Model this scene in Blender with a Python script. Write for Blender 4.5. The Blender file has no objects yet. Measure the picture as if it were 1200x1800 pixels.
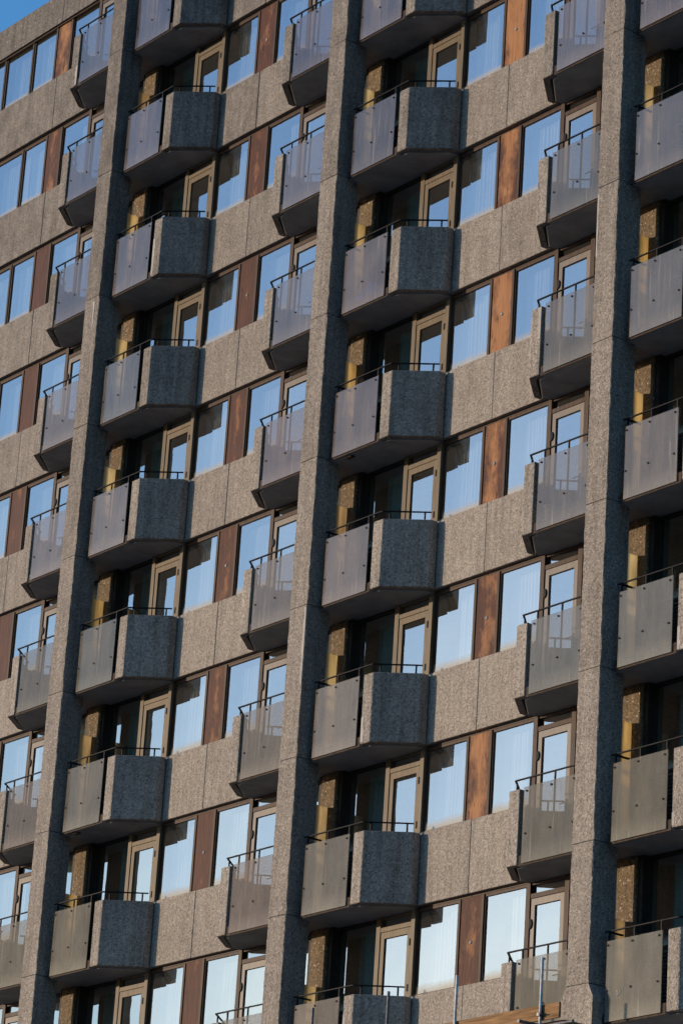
import bpy, bmesh, math, random
from mathutils import Vector, Matrix

# ------------------------------------------------------------------ camera, sky, sun, exposure
sc = bpy.context.scene
C = sc.collection
R = math.radians
Z0 = 20.41                      # height of the reference storey (pier joint) above the ground
W = 7.9144                      # pier spacing
H = 2.8                         # storey height

cam_d = bpy.data.cameras.new('camera')
cam = bpy.data.objects.new('camera', cam_d)
C.objects.link(cam)
sc.camera = cam
yaw, pitch, roll = -0.9375, 0.3461, -0.0657
fwd = Vector((math.sin(yaw) * math.cos(pitch), math.cos(yaw) * math.cos(pitch), math.sin(pitch)))
rgt = Vector((math.cos(yaw), -math.sin(yaw), 0))
upv = rgt.cross(fwd)
rx = rgt * math.cos(roll) - upv * math.sin(roll)
ux = rgt * math.sin(roll) + upv * math.cos(roll)
m = Matrix((rx, ux, -fwd)).transposed().to_4x4()
m.translation = Vector((46.5457, -34.3449, -18.8107 + Z0))
cam.matrix_world = m
cam_d.sensor_fit = 'VERTICAL'
cam_d.sensor_height = 36.0
cam_d.lens = 5971.16 / 1800 * 36.0
cam_d.clip_start = 0.5
cam_d.clip_end = 6000

SUN_AZ, SUN_EL = R(44.9), R(7.6)
S = Vector((-math.sin(SUN_AZ) * math.cos(SUN_EL), -math.cos(SUN_AZ) * math.cos(SUN_EL), math.sin(SUN_EL)))
world = bpy.data.worlds.new('World')
sc.world = world
world.use_nodes = True
wn = world.node_tree
sky = wn.nodes.new('ShaderNodeTexSky')
sky.sky_type = 'NISHITA'
sky.sun_disc = False
sky.sun_elevation = SUN_EL
sky.sun_rotation = math.atan2(S.x, S.y) % (2 * math.pi)
sky.air_density = 1.5
sky.dust_density = 0.8
sky.ozone_density = 6.3
wn.links.new(sky.outputs[0], wn.nodes['Background'].inputs[0])
wn.nodes['Background'].inputs[1].default_value = 0.15

sun_d = bpy.data.lights.new('sun', 'SUN')
sun_d.energy = 2.0
sun_d.angle = R(0.53)
sun_d.color = (1.0, 0.79, 0.59)
sun = bpy.data.objects.new('sun', sun_d)
C.objects.link(sun)
sun.location = S * 200
sun.rotation_euler = (-S).to_track_quat('-Z', 'Y').to_euler()

sc.view_settings.view_transform = 'Standard'
sc.view_settings.look = 'None'
sc.view_settings.gamma = 1.0
sc.view_settings.use_curve_mapping = False
sc.view_settings.exposure = 1.2
sc.render.engine = 'CYCLES'
sc.cycles.max_bounces = 8
sc.cycles.transparent_max_bounces = 16
sc.cycles.caustics_reflective = False
sc.cycles.caustics_refractive = False

# ------------------------------------------------------------------ materials
def new_mat(name):
    mt = bpy.data.materials.new(name)
    mt.use_nodes = True
    nt = mt.node_tree
    return mt, nt, nt.nodes['Principled BSDF'], nt.nodes['Material Output']

def N(nt, kind, **kw):
    n = nt.nodes.new(kind)
    for k, v in kw.items():
        if k.startswith('i_'):
            key = k[2:]
            n.inputs[int(key) if key.isdigit() else key].default_value = v
        else:
            setattr(n, k, v)
    return n

def ramp(nt, fac, stops):
    r = nt.nodes.new('ShaderNodeValToRGB')
    el = r.color_ramp.elements
    while len(el) < len(stops):
        el.new(0.5)
    for e, (p, c) in zip(el, stops):
        e.position = p
        e.color = (*c, 1) if len(c) == 3 else c
    nt.links.new(fac, r.inputs[0])
    return r.outputs[0]

def mixc(nt, a, b, fac, blend='MIX'):
    n = nt.nodes.new('ShaderNodeMix')
    n.data_type = 'RGBA'
    n.blend_type = blend
    for s, v in ((n.inputs[6], a), (n.inputs[7], b), (n.inputs[0], fac)):
        if hasattr(v, 'is_output'):
            nt.links.new(v, s)
        else:
            s.default_value = v if not isinstance(v, tuple) else (*v, 1)
    return n.outputs[2]

def mth(nt, op, a, b=None, clamp=False):
    n = nt.nodes.new('ShaderNodeMath')
    n.operation = op
    n.use_clamp = clamp
    for i, v in enumerate((a, b)):
        if v is None:
            continue
        if hasattr(v, 'is_output'):
            nt.links.new(v, n.inputs[i])
        else:
            n.inputs[i].default_value = v
    return n.outputs[0]

def world_pos(nt, scale=(1, 1, 1)):
    g = N(nt, 'ShaderNodeNewGeometry')
    mp = N(nt, 'ShaderNodeMapping')
    mp.inputs['Scale'].default_value = scale
    nt.links.new(g.outputs['Position'], mp.inputs['Vector'])
    return mp.outputs[0]

def noise(nt, vec, scale, detail=3.0, rough=0.55):
    n = N(nt, 'ShaderNodeTexNoise')
    n.inputs['Scale'].default_value = scale
    n.inputs['Detail'].default_value = detail
    n.inputs['Roughness'].default_value = rough
    nt.links.new(vec, n.inputs['Vector'])
    return n.outputs['Fac']

def bump(nt, height, strength, dist, bsdf):
    b = N(nt, 'ShaderNodeBump')
    b.inputs['Strength'].default_value = strength
    b.inputs['Distance'].default_value = dist
    nt.links.new(height, b.inputs['Height'])
    nt.links.new(b.outputs[0], bsdf.inputs['Normal'])

def aggregate(name, tint, cell=42.0, relief=0.010, stain=0.5):
    mt, nt, b, out = new_mat(name)
    p = world_pos(nt)
    # pebbles of the exposed aggregate
    v = N(nt, 'ShaderNodeTexVoronoi')
    v.inputs['Scale'].default_value = cell
    nt.links.new(p, v.inputs['Vector'])
    sep = N(nt, 'ShaderNodeSeparateColor')
    nt.links.new(v.outputs['Color'], sep.inputs[0])
    t = tint
    peb = ramp(nt, sep.outputs[0], [(0.0, tuple(c * 0.45 for c in t)), (0.22, tuple(c * 0.88 for c in t)),
                                    (0.75, tuple(c * 1.10 for c in t)), (0.95, tuple(min(1, c * 1.4) for c in t)),
                                    (1.0, (0.44, 0.40, 0.34))])
    v2 = N(nt, 'ShaderNodeTexVoronoi')
    v2.inputs['Scale'].default_value = cell * 0.42
    nt.links.new(p, v2.inputs['Vector'])
    sep2 = N(nt, 'ShaderNodeSeparateColor')
    nt.links.new(v2.outputs['Color'], sep2.inputs[0])
    clump = ramp(nt, sep2.outputs[1], [(0, (0.88, 0.88, 0.88)), (1, (1.1, 1.1, 1.1))])
    col = mixc(nt, peb, clump, 1.0, 'MULTIPLY')
    # broad weathering
    big = ramp(nt, noise(nt, p, 1.1, 5.0, 0.6), [(0.30, (0.76, 0.75, 0.75)), (0.62, (1.06, 1.05, 1.03))])
    col = mixc(nt, col, big, stain, 'MULTIPLY')
    ps = world_pos(nt, (9.0, 9.0, 0.55))
    streak = ramp(nt, noise(nt, ps, 1.0, 4.0, 0.6), [(0.34, (0.62, 0.60, 0.58)), (0.56, (1.03, 1.03, 1.03))])
    col = mixc(nt, col, streak, stain, 'MULTIPLY')
    # grime mottle and painted light falloff: how much each casting carries comes from its object colour (1 - green)
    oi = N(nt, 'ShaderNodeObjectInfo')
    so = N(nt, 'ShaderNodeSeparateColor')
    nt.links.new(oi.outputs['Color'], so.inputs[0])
    grime_vignette = ramp(nt, noise(nt, world_pos(nt, (3.2, 3.2, 1.6)), 1.0, 6.0, 0.65), [(0.30, (0.34, 0.345, 0.355)), (0.70, (0.76, 0.77, 0.79))])
    col = mixc(nt, col, mixc(nt, col, grime_vignette, 1.0, 'MULTIPLY'), mth(nt, 'SUBTRACT', 1.0, so.outputs[1], True))
    nt.links.new(col, b.inputs['Base Color'])
    b.inputs['Roughness'].default_value = 0.85
    b.inputs['Specular IOR Level'].default_value = 0.25
    hgt = mth(nt, 'SUBTRACT', 1.0, v.outputs['Distance'])
    hgt = mth(nt, 'ADD', hgt, mth(nt, 'MULTIPLY', v2.outputs['Distance'], -0.6))
    hgt = mth(nt, 'ADD', hgt, mth(nt, 'MULTIPLY', noise(nt, p, cell * 1.6, 3.0), 0.7))
    bump(nt, hgt, 0.9, relief, b)
    return mt

M = {}
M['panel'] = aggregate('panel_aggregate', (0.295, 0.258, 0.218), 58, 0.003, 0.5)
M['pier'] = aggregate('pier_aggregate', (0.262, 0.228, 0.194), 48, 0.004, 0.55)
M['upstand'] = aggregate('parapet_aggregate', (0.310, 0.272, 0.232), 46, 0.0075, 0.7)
M['column'] = aggregate('column_aggregate', (0.15, 0.108, 0.064), 40, 0.006)
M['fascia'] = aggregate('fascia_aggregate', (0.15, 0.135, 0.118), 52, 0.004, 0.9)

def smooth_concrete(name, col, stain=0.6):
    mt, nt, b, out = new_mat(name)
    p = world_pos(nt)
    c = ramp(nt, noise(nt, p, 2.2, 6.0, 0.62), [(0.25, tuple(x * 0.62 for x in col)), (0.7, tuple(x * 1.15 for x in col))])
    nt.links.new(c, b.inputs['Base Color'])
    b.inputs['Roughness'].default_value = 0.85
    bump(nt, noise(nt, p, 60, 4.0), 0.4, 0.003, b)
    return mt
M['slab'] = smooth_concrete('slab_concrete', (0.30, 0.298, 0.295))
M['joint'] = smooth_concrete('joint_mortar', (0.05, 0.047, 0.043))
M['patch'] = smooth_concrete('repair_mortar', (0.36, 0.33, 0.30))
M['base'] = smooth_concrete('base_concrete', (0.26, 0.24, 0.22))
M['plaster'] = smooth_concrete('room_plaster', (0.30, 0.31, 0.29))

def plain(name, col, rough=0.5, metal=0.0, var=0.25, scale=9.0, grain=None, spec=0.12):
    mt, nt, b, out = new_mat(name)
    p = world_pos(nt, grain or (1, 1, 1))
    c = ramp(nt, noise(nt, p, scale, 4.0), [(0.3, tuple(x * (1 - var) for x in col)), (0.7, tuple(min(1, x * (1 + var)) for x in col))])
    nt.links.new(c, b.inputs['Base Color'])
    b.inputs['Roughness'].default_value = rough
    b.inputs['Metallic'].default_value = metal
    b.inputs['Specular IOR Level'].default_value = spec
    return mt
M['steel'] = plain('black_railing_paint', (0.012, 0.012, 0.013), 0.6, spec=0.08)
M['frame'] = plain('brown_window_timber', (0.052, 0.031, 0.021), 0.55, grain=(14, 14, 1.0), scale=3.0, var=0.45)
M['frame_dark'] = plain('dark_window_timber', (0.030, 0.024, 0.020), 0.6)
M['door_tan'] = plain('tan_door_paint', (0.125, 0.094, 0.060), 0.5, grain=(10, 10, 0.8), scale=3.0, var=0.3)
M['door_grey'] = plain('taupe_door_paint', (0.17, 0.145, 0.125), 0.45, grain=(6, 6, 0.7), scale=3.0, var=0.12)
M['zinc'] = plain('galvanised_tube', (0.26, 0.26, 0.27), 0.38, 0.9, 0.3, 14.0)
M['rusty'] = plain('dark_tube', (0.10, 0.10, 0.11), 0.5, 0.6, 0.4, 14.0)
M['plank'] = plain('scaffold_plank', (0.22, 0.125, 0.058), 0.8, grain=(0.9, 9, 16), scale=2.2, var=0.55)
M['ground'] = plain('asphalt', (0.20, 0.19, 0.175), 0.9, var=0.3, scale=0.7)
M['edge'] = plain('rusty_edge_channel', (0.045, 0.030, 0.022), 0.7, var=0.5, scale=12.0)
M['bluetarp'] = plain('blue_plastic', (0.03, 0.17, 0.75), 0.4)
M['clay'] = plain('pale_clay', (0.48, 0.38, 0.25), 0.8)
M['louvre'] = plain('louvre_paint', (0.10, 0.095, 0.088), 0.5)
M['sealant'] = plain('white_sealant', (0.45, 0.44, 0.42), 0.6, var=0.2)

# varnished timber infill boards: the object colour's red channel says how far the varnish has weathered off
mt, nt, b, out = new_mat('varnished_board')
oi = N(nt, 'ShaderNodeObjectInfo')
sp = N(nt, 'ShaderNodeSeparateColor')
nt.links.new(oi.outputs['Color'], sp.inputs[0])
pg = world_pos(nt, (22, 22, 1.6))
grain = noise(nt, pg, 1.6, 5.0, 0.6)
wear = noise(nt, world_pos(nt, (3.0, 3.0, 1.5)), 1.0, 6.0, 0.68)
tcb = N(nt, 'ShaderNodeTexCoord')
sxb = N(nt, 'ShaderNodeSeparateXYZ')
nt.links.new(tcb.outputs['Generated'], sxb.inputs[0])
edge = mth(nt, 'ABSOLUTE', mth(nt, 'SUBTRACT', sxb.outputs[0], 0.52))          # varnish survives along the edges
worn = ramp(nt, mth(nt, 'SUBTRACT', mth(nt, 'ADD', wear, mth(nt, 'SUBTRACT', sp.outputs[0], 0.42)), mth(nt, 'MULTIPLY', edge, 0.35)),
            [(0.46, (0, 0, 0)), (0.68, (1, 1, 1))])
dark = ramp(nt, grain, [(0.32, (0.028, 0.007, 0.004)), (0.68, (0.088, 0.025, 0.013))])
tan = ramp(nt, grain, [(0.25, (0.21, 0.085, 0.034)), (0.75, (0.36, 0.17, 0.068))])
col = mixc(nt, dark, tan, worn)
burn = ramp(nt, noise(nt, world_pos(nt, (13, 13, 3.0)), 1.0, 5.0, 0.72), [(0.33, (0.14, 0.10, 0.08)), (0.40, (1, 1, 1))])
col = mixc(nt, col, burn, 0.9, 'MULTIPLY')
nt.links.new(col, b.inputs['Base Color'])
b.inputs['Roughness'].default_value = 0.6
b.inputs['Specular IOR Level'].default_value = 0.12
bump(nt, grain, 0.3, 0.004, b)
M['board'] = mt

def schlick(nt, r0):
    lw = N(nt, 'ShaderNodeLayerWeight')
    lw.inputs['Blend'].default_value = 0.5
    f5 = mth(nt, 'POWER', lw.outputs['Facing'], 5.0)
    return mth(nt, 'ADD', mth(nt, 'MULTIPLY', f5, 1 - r0), r0, True)

# window glass: mirror reflection over clear glass, dust gathered along the foot of the pane
mt, nt, b, out = new_mat('window_glass')
nt.nodes.remove(b)
oi = N(nt, 'ShaderNodeObjectInfo')
tr = N(nt, 'ShaderNodeBsdfTransparent')
tr.inputs[0].default_value = (0.95, 0.97, 0.96, 1)
gl = N(nt, 'ShaderNodeBsdfGlossy')
gl.inputs['Roughness'].default_value = 0.0
bp = N(nt, 'ShaderNodeBump')
bp.inputs['Strength'].default_value = 0.6
bp.inputs['Distance'].default_value = 0.004
nt.links.new(noise(nt, world_pos(nt), 1.3, 1.0), bp.inputs['Height'])
wnz = N(nt, 'ShaderNodeTexWhiteNoise', noise_dimensions='1D')
nt.links.new(oi.outputs['Random'], wnz.inputs['W'])
vs_ = N(nt, 'ShaderNodeVectorMath', operation='SUBTRACT')
nt.links.new(wnz.outputs['Color'], vs_.inputs[0])
vs_.inputs[1].default_value = (0.5, 0.5, 0.5)
vm_ = N(nt, 'ShaderNodeVectorMath', operation='SCALE')
nt.links.new(vs_.outputs[0], vm_.inputs[0])
vm_.inputs['Scale'].default_value = 0.035          # panes are never hung quite true
va_ = N(nt, 'ShaderNodeVectorMath', operation='ADD')
nt.links.new(bp.outputs[0], va_.inputs[0])
nt.links.new(vm_.outputs[0], va_.inputs[1])
vn_ = N(nt, 'ShaderNodeVectorMath', operation='NORMALIZE')
nt.links.new(va_.outputs[0], vn_.inputs[0])
nt.links.new(vn_.outputs[0], gl.inputs['Normal'])
mx = N(nt, 'ShaderNodeMixShader')
nt.links.new(schlick(nt, 0.52), mx.inputs[0])
nt.links.new(tr.outputs[0], mx.inputs[1])
nt.links.new(gl.outputs[0], mx.inputs[2])
df = N(nt, 'ShaderNodeBsdfDiffuse')
df.inputs[0].default_value = (0.42, 0.37, 0.28, 1)
tc = N(nt, 'ShaderNodeTexCoord')
sx = N(nt, 'ShaderNodeSeparateXYZ')
nt.links.new(tc.outputs['Generated'], sx.inputs[0])
foot = ramp(nt, mth(nt, 'ADD', sx.outputs[2], mth(nt, 'MULTIPLY', noise(nt, world_pos(nt), 4.0), 0.05)),
            [(0.05, (0.8, 0.8, 0.8)), (0.15, (0.04, 0.04, 0.04))])
mx2 = N(nt, 'ShaderNodeMixShader')
nt.links.new(foot, mx2.inputs[0])
nt.links.new(mx.outputs[0], mx2.inputs[1])
nt.links.new(df.outputs[0], mx2.inputs[2])
nt.links.new(mx2.outputs[0], out.inputs[0])
M['glass'] = mt

mt, nt, b, out = new_mat('clear_glass_edge')
nt.nodes.remove(b)
tr = N(nt, 'ShaderNodeBsdfTransparent')
nt.links.new(tr.outputs[0], out.inputs[0])
M['clear'] = mt

# obscured balcony glass: hazy, dirty, half see-through
mt, nt, b, out = new_mat('obscured_balcony_glass')
nt.nodes.remove(b)
oi = N(nt, 'ShaderNodeObjectInfo')              # object colour: tint of the sheet; alpha: how clean and glossy it still is
tr = N(nt, 'ShaderNodeBsdfTransparent')
tr.inputs[0].default_value = (0.86, 0.84, 0.84, 1)
dirt = noise(nt, world_pos(nt, (3.2, 3.2, 1.1)), 1.0, 5.0, 0.65)
drip = noise(nt, world_pos(nt, (15, 15, 0.8)), 1.0, 4.0, 0.6)
base = mixc(nt, oi.outputs['Color'], ramp(nt, dirt, [(0.25, (0.80, 0.79, 0.78)), (0.75, (1.15, 1.12, 1.08))]), 1.0, 'MULTIPLY')
scr = ramp(nt, drip, [(0.58, (0, 0, 0)), (0.74, (0.6, 0.6, 0.6))])
base = mixc(nt, base, (0.36, 0.33, 0.27), scr)
df = N(nt, 'ShaderNodeBsdfDiffuse')
nt.links.new(base, df.inputs[0])
mx = N(nt, 'ShaderNodeMixShader')
tcg = N(nt, 'ShaderNodeTexCoord')
sxg = N(nt, 'ShaderNodeSeparateXYZ')
nt.links.new(tcg.outputs['Generated'], sxg.inputs[0])
foot = ramp(nt, mth(nt, 'ADD', sxg.outputs[2], mth(nt, 'MULTIPLY', dirt, 0.25)), [(0.12, (0.30, 0.30, 0.30)), (0.36, (0, 0, 0))])
op = ramp(nt, dirt, [(0.25, (0.27, 0.27, 0.27)), (0.75, (0.40, 0.40, 0.40))])
nt.links.new(mth(nt, 'ADD', mth(nt, 'ADD', op, foot), mth(nt, 'MULTIPLY', scr, 0.4), True), mx.inputs[0])
nt.links.new(tr.outputs[0], mx.inputs[1])
nt.links.new(df.outputs[0], mx.inputs[2])
gl = N(nt, 'ShaderNodeBsdfGlossy')
gl.inputs['Roughness'].default_value = 0.07
mg = N(nt, 'ShaderNodeMixShader')
nt.links.new(mth(nt, 'MULTIPLY', schlick(nt, 0.10), oi.outputs['Alpha']), mg.inputs[0])
nt.links.new(mx.outputs[0], mg.inputs[1])
nt.links.new(gl.outputs[0], mg.inputs[2])
nt.links.new(mg.outputs[0], out.inputs[0])
M['frost'] = mt

def sheer(name, col, trans):
    mt, nt, b, out = new_mat(name)
    nt.nodes.remove(b)
    d = N(nt, 'ShaderNodeBsdfDiffuse')
    t = N(nt, 'ShaderNodeBsdfTranslucent')
    d.inputs[0].default_value = (*col, 1)
    t.inputs[0].default_value = (*col, 1)
    tr = N(nt, 'ShaderNodeBsdfTransparent')
    a = N(nt, 'ShaderNodeMixShader')
    a.inputs[0].default_value = 0.35
    nt.links.new(d.outputs[0], a.inputs[1])
    nt.links.new(t.outputs[0], a.inputs[2])
    c = N(nt, 'ShaderNodeMixShader')
    c.inputs[0].default_value = trans
    nt.links.new(a.outputs[0], c.inputs[1])
    nt.links.new(tr.outputs[0], c.inputs[2])
    nt.links.new(c.outputs[0], out.inputs[0])
    return mt
M['sheer'] = sheer('sheer_white_cloth', (0.72, 0.73, 0.72), 0.12)
M['teal'] = sheer('teal_cloth', (0.12, 0.46, 0.44), 0.05)
M['screen'] = sheer('yellow_fibreglass', (0.95, 0.85, 0.58), 0.0)
nt = M['screen'].node_tree
oi = N(nt, 'ShaderNodeObjectInfo')
fade = ramp(nt, oi.outputs['Random'], [(0.0, (0.86, 0.72, 0.44)), (0.5, (0.90, 0.82, 0.60)), (1.0, (0.74, 0.62, 0.44))])
fade = mixc(nt, fade, ramp(nt, noise(nt, world_pos(nt, (7, 7, 1.2)), 1.0, 4.0), [(0.35, (0.70, 0.68, 0.62)), (0.6, (1, 1, 1))]), 1.0, 'MULTIPLY')
for n_ in nt.nodes:
    if n_.bl_idname in ('ShaderNodeBsdfDiffuse', 'ShaderNodeBsdfTranslucent'):
        nt.links.new(fade, n_.inputs[0])
M['screen'].node_tree.nodes['Mix Shader'].inputs[0].default_value = 0.7

# ------------------------------------------------------------------ mesh helpers
def mesh_from(bm, name, mats):
    bmesh.ops.recalc_face_normals(bm, faces=bm.faces[:])
    me = bpy.data.meshes.new(name)
    bm.to_mesh(me)
    bm.free()
    for k in (mats if isinstance(mats, (list, tuple)) else [mats]):
        me.materials.append(M[k])
    return me

def box(bm, x0, x1, o0, o1, z0, z1, bev=0.0, mi=0):
    """box in facade coordinates: o is metres out from the facade plane (blender y = -o)"""
    if x1 < x0: x0, x1 = x1, x0
    if o1 < o0: o0, o1 = o1, o0
    vs = [bm.verts.new((x, -o, z)) for x in (x0, x1) for o in (o1, o0) for z in (z0, z1)]
    fs = [bm.faces.new([vs[i] for i in q]) for q in ((0, 1, 3, 2), (4, 6, 7, 5), (0, 4, 5, 1), (2, 3, 7, 6), (0, 2, 6, 4), (1, 5, 7, 3))]
    for f in fs: f.material_index = mi
    if bev:
        es = list({e for f in fs for e in f.edges})
        bmesh.ops.bevel(bm, geom=es, offset=bev, segments=1, affect='EDGES', profile=0.5)
    return fs

def prism(bm, pts, z0, z1, bev=0.0):
    """plan polygon (x, o) extruded from z0 to z1"""
    lo = [bm.verts.new((x, -o, z0)) for x, o in pts]
    hi = [bm.verts.new((x, -o, z1)) for x, o in pts]
    fs = [bm.faces.new(lo[::-1]), bm.faces.new(hi)]
    n = len(pts)
    for i in range(n):
        fs.append(bm.faces.new((lo[i], lo[(i + 1) % n], hi[(i + 1) % n], hi[i])))
    if bev:
        es = list({e for f in fs for e in f.edges})
        bmesh.ops.bevel(bm, geom=es, offset=bev, segments=1, affect='EDGES', profile=0.5)

def rod(bm, a, b, r, n=8):
    a = Vector((a[0], -a[1], a[2])); b = Vector((b[0], -b[1], b[2]))
    d = b - a
    q = d.to_track_quat('Z', 'Y').to_matrix().to_4x4()
    q.translation = (a + b) / 2
    bmesh.ops.create_cone(bm, cap_ends=True, segments=n, radius1=r, radius2=r, depth=d.length, matrix=q)

def ring(bm, x0, x1, o0, o1, z0, z1, w, wb=None, wt=None):
    wb = wb or w; wt = wt or w
    box(bm, x0, x0 + w, o0, o1, z0, z1)
    box(bm, x1 - w, x1, o0, o1, z0, z1)
    box(bm, x0 + w, x1 - w, o0, o1, z0, z0 + wb)
    box(bm, x0 + w, x1 - w, o0, o1, z1 - wt, z1)

def pane_mesh(name, x0, x1, o, z0, z1, mat='glass'):
    bm = bmesh.new()
    box(bm, x0, x1, o - 0.006, o, z0, z1, mi=1)
    bm.faces.ensure_lookup_table()
    for f in bm.faces:
        f.normal_update()
    bmesh.ops.recalc_face_normals(bm, faces=bm.faces[:])
    for f in bm.faces:
        if f.normal.y < -0.9: f.material_index = 0
    return mesh_from(bm, name, [mat, 'clear'])

def obj(name, me, parent=None, loc=(0, 0, 0)):
    o = bpy.data.objects.new(name, me)
    C.objects.link(o)
    o.location = loc
    if parent: o.parent = parent
    return o

def tag(o, label=None, cat=None, group=None, kind=None):
    if label: o['label'] = label
    if cat: o['category'] = cat
    if group: o['group'] = group
    if kind: o['kind'] = kind
    return o

rng = random.Random(11)
def mir(s, pts): return [(s * x, o) for x, o in pts]
ORD = ['first', 'second', 'third', 'fourth', 'fifth', 'sixth', 'seventh', 'eighth', 'ninth', 'tenth']
FLOORS = [(i, Z0 + (5 - i) * H) for i in range(9)]        # 0 = top storey
PIERS = [(-1, 'left'), (0, 'middle'), (1, 'right')]
ROOF = Z0 + 17.40
FASC = Z0 + 16.63
XL, XR = -19.2, W + 4.35                                   # ends of the modelled facade

# ------------------------------------------------------------------ ground
bm = bmesh.new()
vs = [bm.verts.new((x, y, 0)) for x, y in ((-3000, -3000), (3000, -3000), (3000, 3000), (-3000, 3000))]
bm.faces.new(vs)
tag(obj('ground', mesh_from(bm, 'ground', 'ground')), kind='structure')

# ------------------------------------------------------------------ the building
bld = bpy.data.objects.new('apartment_building', None)
C.objects.link(bld)
tag(bld, 'tall brutalist concrete apartment block with rows of balconies and projecting vertical piers', 'building')

def part(name, bm, mats, parent=None, loc=(0, 0, 0)):
    return obj(name, mesh_from(bm, name, mats), parent or bld, loc)

# lower storeys (out of the photograph), back of the block, roof
bm = bmesh.new(); box(bm, XL, XR, -12, -0.22, 0, Z0 - 8.4 - 0.06); part('base_wall', bm, 'base')
bm = bmesh.new(); box(bm, XL, XR, -12, -4.2, Z0 - 8.4 - 0.055, FASC + 0.1); part('core_wall', bm, 'plaster')
bm = bmesh.new(); box(bm, XL, XR, -12, -0.11, FASC + 0.105, ROOF - 0.12); part('roof_slab', bm, 'slab')
for x0, x1 in ((XL, XL + 0.2), (XR - 0.2, XR)):
    bm = bmesh.new(); box(bm, x0, x1, -4.195, -0.2, Z0 - 8.45, FASC + 0.1); part('end_wall', bm, 'base')
bm = bmesh.new(); box(bm, XL + 0.21, XR - 0.21, -4.19, -0.205, -0.05, 0.10)
slab_me = mesh_from(bm, 'floor_slab', 'plaster')
bm = bmesh.new(); box(bm, -0.11, 0.11, -4.19, -0.21, 0.11, 2.73)
party_me = mesh_from(bm, 'party_wall', 'plaster')
for i, z in FLOORS:
    obj('floor_slab', slab_me, bld, (0, 0, z))
    for k in (-1.5, -1, -0.5, 0, 0.5, 1):
        obj('party_wall', party_me, bld, (k * W, 0, z))

# roof fascia in precast lengths
fx = [XL, -15.83, -11.872, -W, -3.957, 0, 3.957, W, XR]
for a, b_ in zip(fx, fx[1:]):
    bm = bmesh.new(); box(bm, a + 0.004, b_ - 0.004, -0.10, 0.0, FASC, ROOF, 0.006); part('fascia_panel', bm, 'fascia')

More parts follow.
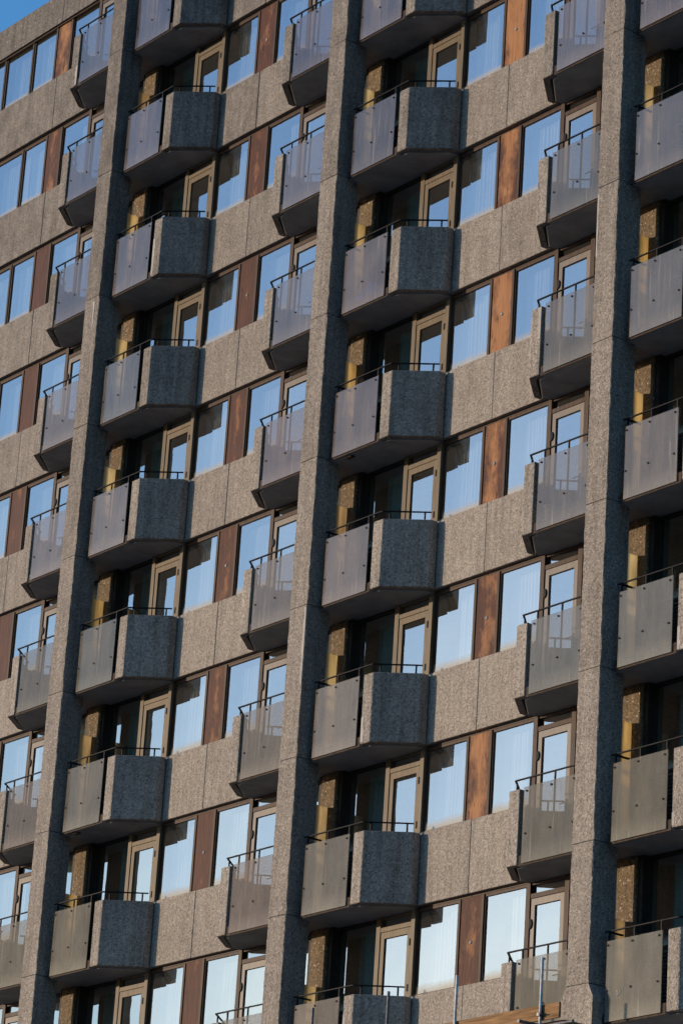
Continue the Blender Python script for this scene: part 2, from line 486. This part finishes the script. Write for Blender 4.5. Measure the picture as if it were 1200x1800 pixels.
# --- prototypes, built for the right-hand side of a pier (s=1) and mirrored (s=-1)
PB = -0.012; PT = 1.2516
def make_protos(s):
    P = {}
    f = lambda a, b: (s * a, s * b)
    # balcony slab, half, running behind the pier
    bm = bmesh.new()
    pts = [(0.003, -0.20), (2.50, -0.20), (2.50, 0.10), (1.93, 0.655), (1.775, 0.655), (1.775, 0.752), (0.335, 0.752), (0.335, 0.50), (0.003, 0.50)]
    prism(bm, mir(s, pts), -0.055, 0.11, 0.006)
    P['slab'] = mesh_from(bm, 'balcony', 'slab')
    # splayed concrete parapet
    bm = bmesh.new()
    t = 0.11
    pts = [(1.7955, 0.783), (2.056, 0.783), (2.647, 0.1655), (2.647, 0.022), (2.647 - t, 0.022), (2.647 - t, 0.122), (2.056 - 0.047, 0.673), (1.7955, 0.673)]
    prism(bm, mir(s, pts), -0.03, 1.2141, 0.010)
    P['parapet'] = mesh_from(bm, 'parapet', 'upstand')
    # glass
    bm = bmesh.new(); box(bm, *f(0.445, 1.682), 0.781, 0.793, -0.03, 1.2166)
    P['glass'] = mesh_from(bm, 'glass_panel', 'frost')
    bm = bmesh.new()
    for x, z in ((0.475, 1.147), (1.016, 1.147), (1.612, 1.147), (0.475, 0.448), (1.010, 0.448), (1.606, 0.448)):
        rod(bm, (s * x, 0.770, z), (s * x, 0.808, z), 0.017, 8)
    P['bolt'] = mesh_from(bm, 'bolt', 'steel')
    bm = bmesh.new(); box(bm, *f(0.345, 1.772), 0.7525, 0.766, -0.062, 0.112)
    P['edge'] = mesh_from(bm, 'edge_channel', 'edge')
    # railing
    bm = bmesh.new()
    zt = 1.385
    prism(bm, mir(s, [(0.32, 0.747), (1.976, 0.747), (2.570, 0.119), (2.550, 0.099), (1.963, 0.717), (0.32, 0.717)]), zt - 0.011, zt + 0.011, 0.003)
    box(bm, *f(0.36, 0.40), 0.42, 0.711, zt - 0.012, zt + 0.012)
    for x, o in ((0.43, 0.735), (0.997, 0.735), (1.600, 0.735)):
        box(bm, s * x - 0.012, s * x + 0.012, o - 0.012, o + 0.012, 0.11, zt - 0.0115)
    for x, o in ((2.478, 0.185), (2.05, 0.63)):
        box(bm, s * x - 0.011, s * x + 0.011, o - 0.011, o + 0.011, 1.16, zt - 0.0115)
    P['rail'] = mesh_from(bm, 'railing', 'steel')
    # window between balcony and timber board
    bm = bmesh.new(); ring(bm, *sorted(f(2.535, 3.622)), -0.17, -0.100, 1.262, 2.745, 0.022, 0.03, 0.045)
    P['win'] = mesh_from(bm, 'window', 'frame')
    P['winpane'] = pane_mesh('pane', *f(2.558, 3.599), -0.125, 1.293, 2.698)
    bm = bmesh.new(); box(bm, *f(3.623, 3.688), -0.18, -0.078, 1.262, 2.745, 0.004)
    P['post'] = mesh_from(bm, 'window_post', 'frame')
    # recess window beside the party column
    bm = bmesh.new(); ring(bm, *sorted(f(0.335, 1.468)), -0.17, -0.10, 1.225, 2.735, 0.035, 0.05, 0.05)
    P['rwin'] = mesh_from(bm, 'window', 'frame_dark')
    P['rpane'] = pane_mesh('pane', *f(0.371, 1.432), -0.145, 1.276, 2.684)
    bm = bmesh.new(); box(bm, *f(0.240, 0.334), -0.18, 0.015, 0.112, 2.74)
    P['jamb'] = mesh_from(bm, 'jamb_post', 'frame_dark')
    bm = bmesh.new()
    box(bm, *f(0.336, 1.468), -0.17, -0.13, 0.112, 1.224)
    z = 0.17
    while z < 1.19:
        a = [bm.verts.new((s * x, -o, zz)) for x in (0.36, 1.45) for o, zz in ((-0.128, z + 0.035), (-0.07, z), (-0.07, z - 0.008), (-0.128, z + 0.027))]
        for q in ((0, 1, 2, 3), (4, 7, 6, 5), (0, 4, 5, 1), (1, 5, 6, 2), (2, 6, 7, 3), (3, 7, 4, 0)):
            bm.faces.new([a[i] for i in q])
        z += 0.062
    P['louvre'] = mesh_from(bm, 'vent_louvre', 'louvre')
    # door leaf, frame, panes
    tan = 'door_tan' if s > 0 else 'door_grey'
    bm = bmesh.new(); ring(bm, *sorted(f(1.593, 2.417)), -0.125, -0.070, 0.125, 2.468, 0.098, 0.42, 0.11)
    P['door'] = mesh_from(bm, 'door', tan)
    P['doorpane'] = pane_mesh('pane', *f(1.692, 2.318), -0.098, 0.546, 2.357)
    bm = bmesh.new()
    box(bm, *f(1.470, 1.588), -0.18, -0.055, 0.112, 2.742, 0.004)
    box(bm, *f(2.422, 2.532), -0.18, -0.050, 0.112, 2.742, 0.004)
    box(bm, *f(1.589, 2.421), -0.18, -0.060, 2.474, 2.556, 0.003)
    box(bm, *f(1.589, 2.421), -0.18, -0.075, 2.700, 2.74)
    P['doorframe'] = mesh_from(bm, 'door_frame', 'door_tan' if s > 0 else 'frame')
    P['toppane'] = pane_mesh('top_light', *f(1.590, 2.420), -0.12, 2.557, 2.699)
    bm = bmesh.new()
    if s > 0:
        for z in (0.35, 1.42, 2.20):
            box(bm, 2.402, 2.440, -0.069, -0.040, z - 0.06, z + 0.06, 0.004)
        P['hinge'] = mesh_from(bm, 'hinge', 'steel')
    else:
        c = Vector((-2.42, 0.045, 2.06))
        n = 10
        fr = [bm.verts.new((c.x + 0.062 * math.sin(math.pi * i / n), 0.047, c.z + 0.085 * math.cos(math.pi * i / n))) for i in range(n + 1)]
        bk = [bm.verts.new((v.co.x, 0.0695, v.co.z)) for v in fr]
        bm.faces.new(fr); bm.faces.new(bk[::-1])
        for i in range(n + 1):
            j = (i + 1) % (n + 1)
            bm.faces.new((fr[i], fr[j], bk[j], bk[i]))
        P['hinge'] = mesh_from(bm, 'latch', 'steel')
    bm = bmesh.new()
    hx = s * 1.64
    box(bm, hx - 0.02, hx + 0.02, -0.069, -0.060, 1.02, 1.20)
    rod(bm, (hx, -0.0595, 1.13), (hx, -0.02, 1.13), 0.010)
    rod(bm, (hx - s * 0.01, -0.02, 1.13), (hx + s * 0.12, -0.02, 1.125), 0.010)
    P['handle'] = mesh_from(bm, 'handle', 'steel')
    # spandrel panel with inner lining
    bm = bmesh.new(); box(bm, *f(2.545, 3.952), -0.10, 0.0, PB, PT, 0.007)
    P['panel'] = mesh_from(bm, 'concrete_panel', 'panel')
    bm = bmesh.new(); box(bm, *f(2.535, 3.955), -0.20, -0.102, 0.105, 1.255)
    P['lining'] = mesh_from(bm, 'wall_lining', 'plaster')
    bm = bmesh.new(); box(bm, *f(2.534, 3.955), -0.20, -0.098, 2.747, 2.785, 0.003)
    P['head'] = mesh_from(bm, 'window_head', 'frame')
    return P
PR = {1: make_protos(1), -1: make_protos(-1)}

bm = bmesh.new(); box(bm, -0.225, 0.225, -0.20, 0.05, 0.112, 2.742, 0.006)
column_me = mesh_from(bm, 'party_column', 'column')
screen_me = {}
for key_, top_ in (('tall', 2.12), ('low', 1.73)):
    bm = bmesh.new(); box(bm, -0.011, 0.011, 0.055, 0.472, 0.113, top_, 0.002)
    screen_me[key_] = mesh_from(bm, 'privacy_screen', 'screen')
bm = bmesh.new(); box(bm, -0.268, 0.268, -0.19, -0.095, 1.262, 2.745)
board_me = mesh_from(bm, 'timber_infill', 'board')
bm = bmesh.new()
q = Matrix.Translation((0.02, 0.088, 1.98)) @ Matrix.Rotation(math.pi / 2, 4, 'X')
bmesh.ops.create_cone(bm, cap_ends=True, segments=14, radius1=0.035, radius2=0.028, depth=0.016, matrix=q)
knob_me = mesh_from(bm, 'vent_cap', 'base')

# pier segments: rough arrises, a fine joint between storeys
def segment_mesh(h, seed, flare=0.0):
    r = random.Random(seed)
    bm = bmesh.new()
    x, ob, of, c = 0.257, 0.48, 0.9766, 0.012
    prof = [(-x, ob), (x, ob), (x, of - c), (x - c, of), (-x + c, of), (-x, of - c)]
    n = 26
    rings = []
    for i in range(n + 1):
        z = h * i / n
        row = []
        for k, (px, po) in enumerate(prof):
            j = 0.005 if k >= 2 else 0.0
            row.append(bm.verts.new((px + r.uniform(-j, j), -(po + r.uniform(-j, j)), z)))
        rings.append(row)
    for a, b_ in zip(rings, rings[1:]):
        for k in range(6):
            bm.faces.new((a[k], a[(k + 1) % 6], b_[(k + 1) % 6], b_[k]))
    bm.faces.new(rings[0][::-1]); bm.faces.new(rings[-1])
    return mesh_from(bm, 'pier_segment', 'pier')
seg_me = [segment_mesh(H - 0.014, s_) for s_ in range(4)]
seg_top = segment_mesh(ROOF - (Z0 + 14.0) - 0.014 , 9)
seg_low = segment_mesh(2.23 - 0.014, 10)

for k, pname in PIERS:
    X = k * W
    bm = bmesh.new(); box(bm, -0.247, 0.247, 0.49, 0.962, 0.0, ROOF - 0.03)
    pier = part('pier', bm, 'joint', None, (X, 0, 0))
    for i, z in FLOORS:
        if i == 8:
            continue
        if i == 0:
            obj('pier_segment', seg_top, pier, (0, 0, z + 0.007))
        elif i == 7:
            pass
        else:
            obj('pier_segment', seg_me[(i + k * 3) % 4], pier, (0, 0, z + 0.007))
    # last full segment is shorter, then the pier flares into a wider base
    bm = bmesh.new()
    obj('pier_segment', seg_me[2], pier, (0, 0, Z0 - 5.6 + 0.007))
    obj('pier_segment', seg_low, pier, (0, 0, Z0 - 5.6 - 2.23 + 0.007))
    x, x2, ob, of = 0.257, 0.365, 0.48, 0.9766
    zt, zm = Z0 - 7.83 - 0.007, Z0 - 8.04
    sec = [(0.0, x2), (zm, x2), (zt, x)]
    vs = []
    for zz, hw in sec:
        vs.append([bm.verts.new(c) for c in ((-hw, -ob, zz), (hw, -ob, zz), (hw, -of, zz), (-hw, -of, zz))])
    for a, b_ in zip(vs, vs[1:]):
        for q in range(4):
            bm.faces.new((a[q], a[(q + 1) % 4], b_[(q + 1) % 4], b_[q]))
    bm.faces.new(vs[0][::-1]); bm.faces.new(vs[-1])
    part('pier_base', bm, 'pier', pier)

# --- one storey of one bay side
WEAR = {(1, 0): (0.36, 0.46), (-1, 0): (0.36, 0.44)}
def glass_tint(i, k, s):
    t = i / 8.0
    lo = {-1: (0.34, 0.305, 0.245), 0: (0.30, 0.268, 0.222), 1: (0.27, 0.252, 0.20)}[k]      # lower sheets have yellowed
    up = (0.180, 0.160, 0.165)
    j = rng.uniform(0.84, 1.14)
    return [(u + (l - u) * t) * j * rng.uniform(0.97, 1.03) for u, l in zip(up, lo)] + [max(0.12, 1.0 - 0.95 * t + rng.uniform(-0.12, 0.12))]

for k, pname in PIERS:
    X = k * W
    for i, z in FLOORS:
        obj('party_column', column_me, bld, (X, 0, z))
        for s in (-1, 1):
            P = PR[s]
            L = (X, 0, z)
            bal = obj('balcony', P['slab'], bld, L)
            obj('parapet', P['parapet'], bal)
            g = obj('glass_panel', P['glass'], bal)
            g.color = glass_tint(i, k, s)
            obj('bolt', P['bolt'], bal)['kind'] = 'stuff'
            obj('railing', P['rail'], bal)
            obj('edge_channel', P['edge'], bal)
            if s > 0:
                obj('privacy_screen', screen_me['low' if i == 8 or (k, i) == (-1, 7) else 'tall'], bal)
            obj('jamb_post', P['jamb'], bld, L)
            w_ = obj('window', P['rwin'], bld, L); obj('pane', P['rpane'], w_)
            obj('vent_louvre', P['louvre'], bld, L)
            d = obj('door', P['door'], bld, L)
            obj('door_frame', P['doorframe'], d); obj('pane', P['doorpane'], d); obj('top_light', P['toppane'], d)
            obj('hinge' if s > 0 else 'latch', P['hinge'], d); obj('handle', P['handle'], d)
            w_ = obj('window', P['win'], bld, L); obj('pane', P['winpane'], w_)
            obj('window_post', P['post'], bld, L)
            obj('concrete_panel', P['panel'], bld, (X, rng.uniform(-0.004, 0.004), z))
            obj('wall_lining', P['lining'], bld, L)
            if i > 0:
                obj('window_head', P['head'], bld, L)
    # timber boards centred between the piers
def board(xc, i, z, wear):
    o = obj('timber_infill', board_me, bld, (xc, 0, z))
    o.color = (wear, 0, 0, 1)
    return o
for i, z in FLOORS:
    board(-W * 1.5, i, z, 0.30 + (0.26 if i == 0 else 0.10 * (i % 3 == 1)))
    b1 = board(-W * 0.5, i, z, rng.uniform(0.30, 0.40))
    b2 = board(W * 0.5, i, z, [0.62, 0.66, 0.72, 0.60, 0.68, 0.58, 0.50, 0.60, 0.46, 0.6][i])
    board(W * 1.5, i, z, 0.5)
    if i % 2 == 0 or i == 5:
        obj('vent_cap', knob_me, b2)
    if i % 2 == 1:
        obj('vent_cap', knob_me, b1)

# --- ribbon windows beyond the left pier, and the strip behind the fascia on the top storey
ROFF = -W * 1.5
def ribbon():
    P = {}
    bm = bmesh.new(); ring(bm, -1.245, -0.336, -0.17, -0.100, 1.262, 2.745, 0.022, 0.03, 0.045); P['w0'] = mesh_from(bm, 'window', 'frame')
    P['p0'] = pane_mesh('pane', -1.222, -0.359, -0.125, 1.293, 2.698)
    bm = bmesh.new(); ring(bm, 0.0, 1.09, -0.17, -0.100, 1.262, 2.745, 0.022, 0.03, 0.045); P['w'] = mesh_from(bm, 'window', 'frame')
    P['p'] = pane_mesh('pane', 0.023, 1.067, -0.125, 1.293, 2.698)
    bm = bmesh.new(); box(bm, -0.066, -0.016, -0.18, -0.085, 1.262, 2.745, 0.004); P['m'] = mesh_from(bm, 'mullion', 'frame_dark')
    bm = bmesh.new(); box(bm, -0.334, -0.269, -0.18, -0.078, 1.262, 2.745, 0.004); P['post'] = mesh_from(bm, 'window_post', 'frame')
    bm = bmesh.new(); box(bm, -3.952, -0.004, -0.10, 0.0, PB, PT, 0.007); P['panel'] = mesh_from(bm, 'concrete_panel', 'panel')
    bm = bmesh.new(); box(bm, XL - ROFF, -3.960, -0.10, 0.0, PB, PT, 0.007); P['panel2'] = mesh_from(bm, 'concrete_panel', 'panel')
    bm = bmesh.new(); box(bm, XL - ROFF + 0.2, -0.004, -0.20, -0.102, 0.105, 1.255); P['lining'] = mesh_from(bm, 'wall_lining', 'plaster')
    bm = bmesh.new(); box(bm, XL - ROFF, -0.004, -0.20, -0.098, 2.747, 2.785, 0.003); P['head'] = mesh_from(bm, 'window_head', 'frame')
    return P
RB = ribbon()
for i, z in FLOORS:
    L = (ROFF, 0, z)
    w_ = obj('window', RB['w0'], bld, L); obj('pane', RB['p0'], w_)
    obj('window_post', RB['post'], bld, L)
    x = -1.246 - 0.082
    for q in range(5):
        obj('mullion', RB['m'], bld, (ROFF + x + 0.082, 0, z))
        w_ = obj('window', RB['w'], bld, (ROFF + x - 1.091, 0, z)); obj('pane', RB['p'], w_)
        x -= 1.091 + 0.083
    obj('concrete_panel', RB['panel'], bld, L); obj('concrete_panel', RB['panel2'], bld, L)
    obj('wall_lining', RB['lining'], bld, L)
    if i > 0: obj('window_head', RB['head'], bld, L)
bm = bmesh.new(); box(bm, XL, XR, -0.20, -0.055, Z0 + 16.60, FASC + 0.10); part('window_head', bm, 'frame')

# --- repairs and sealant marks seen on the concrete
def patch(parent, x0, x1, o, z0, z1, seed, mat='patch', name='repair_patch'):
    r = random.Random(seed)
    bm = bmesh.new()
    n = 9
    Lp = [(x0 + r.uniform(-0.25, 0.25) * (x1 - x0), z0 + (z1 - z0) * i / n) for i in range(n + 1)]
    Rp = [(x1, z0 + (z1 - z0) * i / n) for i in range(n + 1)]
    pts = Lp + Rp[::-1]
    a = [bm.verts.new((x, -(o + 0.004), zz)) for x, zz in pts]
    c = [bm.verts.new((x, -(o - 0.004), zz)) for x, zz in pts]
    bm.faces.new(a); bm.faces.new(c[::-1])
    for i in range(len(pts)):
        j = (i + 1) % len(pts)
        bm.faces.new((a[i], c[i], c[j], a[j]))
    return part(name, bm, mat, parent)
bals = {}
for o in C.objects:
    if o.name.startswith('balcony'):
        bals.setdefault((round(o.location.x / W), round((Z0 + 14 - o.location.z) / H), 1 if o.data.name == PR[1]['slab'].name else -1), o)
for n_, (k, i, s, z0, z1) in enumerate([(-1, 2, 1, 0.0, 0.8), (1, 4, -1, 0.62, 1.20), (1, 6, 1, -0.02, 0.35), (-1, 0, -1, 0.0, 0.45),
                                        (0, 6, 1, 0.0, 0.45), (1, 7, 1, 0.0, 0.2), (0, 8, 1, 0.2, 0.9)]):
    if s > 0: patch(bals[(k, i, s)], 1.87, 1.803, 0.783, z0, z1, n_)
    else: patch(bals[(k, i, s)], -1.87, -1.803, 0.783, z0, z1, n_)
piers = sorted([o for o in bld.children if o.name.startswith('pier') and not o.name.startswith('pier_')], key=lambda o: o.location.x)
patch(piers[2], -0.205, -0.243, 0.9766, Z0 + 4.35, Z0 + 5.48, 21, 'patch', 'sealant_strip')
patch(piers[1], 0.19, 0.243, 0.9766, Z0 - 1.5, Z0 - 0.05, 22, 'patch', 'sealant_strip')
patch(piers[0], 0.06, 0.11, 0.9766, Z0 + 7.75, Z0 + 8.30, 23, 'patch', 'sealant_strip')

# --- random grime per precast piece; light falloff painted in, darker upwards and leftwards
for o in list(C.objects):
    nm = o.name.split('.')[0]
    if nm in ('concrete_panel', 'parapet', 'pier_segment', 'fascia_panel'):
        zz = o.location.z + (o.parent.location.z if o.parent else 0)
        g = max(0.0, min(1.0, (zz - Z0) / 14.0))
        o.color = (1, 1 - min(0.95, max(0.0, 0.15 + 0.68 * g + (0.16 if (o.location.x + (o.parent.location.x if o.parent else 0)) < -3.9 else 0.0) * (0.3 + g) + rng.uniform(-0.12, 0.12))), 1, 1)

# ------------------------------------------------------------------ curtains (each hangs in its own room)
def curtain_mesh(name, wdt, hgt, mat, folds, seed):
    r = random.Random(seed)
    bm = bmesh.new()
    n = folds * 6
    lo, hi = [], []
    ph = r.uniform(0, 6)
    for i in range(n + 1):
        t = i / n
        d = 0.026 * math.sin(2 * math.pi * folds * t + ph + 1.2 * math.sin(5 * t + seed)) + 0.012 * math.sin(17 * t + seed)
        lo.append(bm.verts.new((wdt * t, d, 0)))
        hi.append(bm.verts.new((wdt * t, d * 0.6, hgt)))
    for i in range(n):
        bm.faces.new((lo[i], lo[i + 1], hi[i + 1], hi[i]))
    me = mesh_from(bm, name, mat)
    for p_ in me.polygons: p_.use_smooth = True
    return me
cur_me = [curtain_mesh('curtain', w_, 1.55, 'sheer', int(w_ * 9) + 3, q) for q, w_ in enumerate((1.08, 1.00, 0.66, 0.90))]
teal_me = [curtain_mesh('curtain', w_, 2.5, 'teal', int(w_ * 8) + 3, 20 + q) for q, w_ in enumerate((0.62, 0.80, 0.70))]
SIDE = {1: 'right', -1: 'left'}
for k, pname in PIERS:
    X = k * W
    for i, z in FLOORS:
        for s in (-1, 1):
            if k == 1 and s == 1:
                pass
            else:
                q = rng.randrange(4)
                wd = (1.08, 1.00, 0.66, 0.90)[q]
                a, b_ = sorted((s * 2.55, s * 3.62))
                x = a if (wd > 1 or rng.random() < 0.5) else b_ - wd
                tag(obj('curtain', cur_me[q], None, (X + x, 0.34, z + 1.12)),
                    'white sheer curtain, wide window %s of the %s pier, %s storey below roof' % (SIDE[s], pname, ORD[i]),
                    'curtain', 'white sheer curtains behind the wide windows')
            q = rng.randrange(3)
            wd = (0.62, 0.80, 0.70)[q]
            xx = rng.uniform(0.60, 1.44 - wd) if wd < 0.8 else 0.63
            x = xx if s > 0 else -xx - wd
            tag(obj('curtain', teal_me[q], None, (X + x, 0.36, z + 0.12)),
                'dark teal curtain, balcony %s of the %s pier, %s storey below roof' % (SIDE[s], pname, ORD[i]),
                'curtain', 'teal curtains behind the balconies')
for i, z in FLOORS[:5]:
    for q, (x, pos) in enumerate(((-1.22, 'next to the timber board'), (-2.42, 'second from the timber board'))):
        if i > 3 - q and q: continue
        tag(obj('curtain', cur_me[(i + q) % 2 * 3], None, (ROFF + x + (0.0 if q else -0.02), 0.34, z + 1.12)),
            'white sheer curtain, far left ribbon window %s, %s storey below roof' % (pos, ORD[i]), 'curtain', 'white sheer curtains in the ribbon windows')

# ------------------------------------------------------------------ scaffold at the foot of the picture
scf = bpy.data.objects.new('scaffold', None)
C.objects.link(scf)
tag(scf, 'tube scaffold with a timber toe board rising in front of the lowest balconies', 'scaffold')
def tube(name, a, b, mat, r=0.024):
    bm = bmesh.new(); rod(bm, a, b, r, 12)
    return part(name, bm, mat, scf)
zb = Z0
SO = 2.60
for x, z, mat in ((7.029, -7.858, 'zinc'), (9.003, -7.852, 'zinc'), (5.363, -7.891, 'rusty'), (3.420, -7.905, 'rusty')):
    t_ = tube('standard', (x, SO, 0.0), (x, SO, zb + z), mat)
    bm = bmesh.new()
    zc = -8.70
    box(bm, x - 0.036, x + 0.036, SO - 0.04, SO + 0.045, zb + zc - 0.03, zb + zc + 0.03, 0.006)
    rod(bm, (x + 0.03, SO + 0.05, zb + zc), (x + 0.085, SO + 0.05, zb + zc), 0.012)
    part('coupler', bm, 'rusty', t_)
tube('ledger', (2.6, SO + 0.052, zb - 8.90), (9.8, SO + 0.052, zb - 8.90), 'rusty')
for x in (8.94, 6.965, 5.30, 3.36):
    tube('transom', (x, SO + 0.36, zb - 8.845), (x, 1.02, zb - 8.845), 'rusty')
bm = bmesh.new(); box(bm, 5.45, 9.385, SO - 0.070, SO - 0.030, zb - 8.778, zb - 8.552, 0.005); part('toe_board', bm, 'plank', scf)
for q in range(4):
    o = 1.50 + 0.235 * q
    bm = bmesh.new(); box(bm, 5.35, 9.33, o, o + 0.225, zb - 8.819, zb - 8.781, 0.004); part('platform_board', bm, 'plank', scf)

# ------------------------------------------------------------------ odd things kept on the balconies
r_ = random.Random(5)
bm = bmesh.new()
nx, ny = 12, 8
top = []
for i in range(nx + 1):
    row = []
    for j in range(ny + 1):
        u, v = i / nx, j / ny
        hgt = 0.40 * math.sin(math.pi * u) ** 0.7 * math.sin(math.pi * v) ** 0.6 * r_.uniform(0.75, 1.1)
        row.append(bm.verts.new((0.55 + 0.80 * u + r_.uniform(-0.015, 0.015), -(0.36 + 0.37 * v + r_.uniform(-0.01, 0.01)), 0.115 + hgt)))
    top.append(row)
for i in range(nx):
    for j in range(ny):
        bm.faces.new((top[i][j], top[i + 1][j], top[i + 1][j + 1], top[i][j + 1]))
tarp = obj('plastic_sheet', mesh_from(bm, 'plastic_sheet', 'bluetarp'), None, (0, 0, Z0 + 5.6))
tag(tarp, 'crumpled blue plastic sheet behind the frosted glass right of the middle pier', 'sheet')

bm = bmesh.new()
prof = [(0.0, 0.0), (0.075, 0.0), (0.115, 0.24), (0.130, 0.24), (0.130, 0.28), (0.105, 0.28), (0.098, 0.235), (0.0, 0.235)]
n = 16
rings = [[bm.verts.new((r0 * math.cos(2 * math.pi * q / n), r0 * math.sin(2 * math.pi * q / n), z)) for q in range(n)] if r0 else [bm.verts.new((0, 0, z))] for r0, z in prof]
for a, b_ in zip(rings, rings[1:]):
    for q in range(n):
        p = (q + 1) % n
        if len(a) == 1: bm.faces.new((a[0], b_[p], b_[q]))
        elif len(b_) == 1: bm.faces.new((a[q], a[p], b_[0]))
        else: bm.faces.new((a[q], a[p], b_[p], b_[q]))
pot = obj('flower_pot', mesh_from(bm, 'flower_pot', 'clay'), None, (W - 1.53, -0.62, Z0 + 0.112))
tag(pot, 'pale clay pot behind the frosted glass of a balcony left of the right pier', 'pot')

# chalky scribble on the lowest balcony glass beside the right pier
bm = bmesh.new()
pts = [(0.700, 0.425), (0.722, 0.415), (0.722, 0.380), (0.714, 0.345), (0.745, 0.375), (0.782, 0.395), (0.784, 0.428)]
for (xa, za), (xb, zb_) in zip(pts, pts[1:]):
    rod(bm, (xa, 0.7945, za), (xb, 0.7945, zb_), 0.006, 6)
part('scratch_mark', bm, 'sealant', bals[(1, 8, 1)])
# soffit drain spouts
for key, x in (((-1, 6, 1), 0.72), ((0, 4, 1), 0.80)):
    bm = bmesh.new(); box(bm, x - 0.09, x + 0.09, 0.60, 0.70, -0.085, -0.056, 0.008)
    part('drain_outlet', bm, 'edge', bals[key])
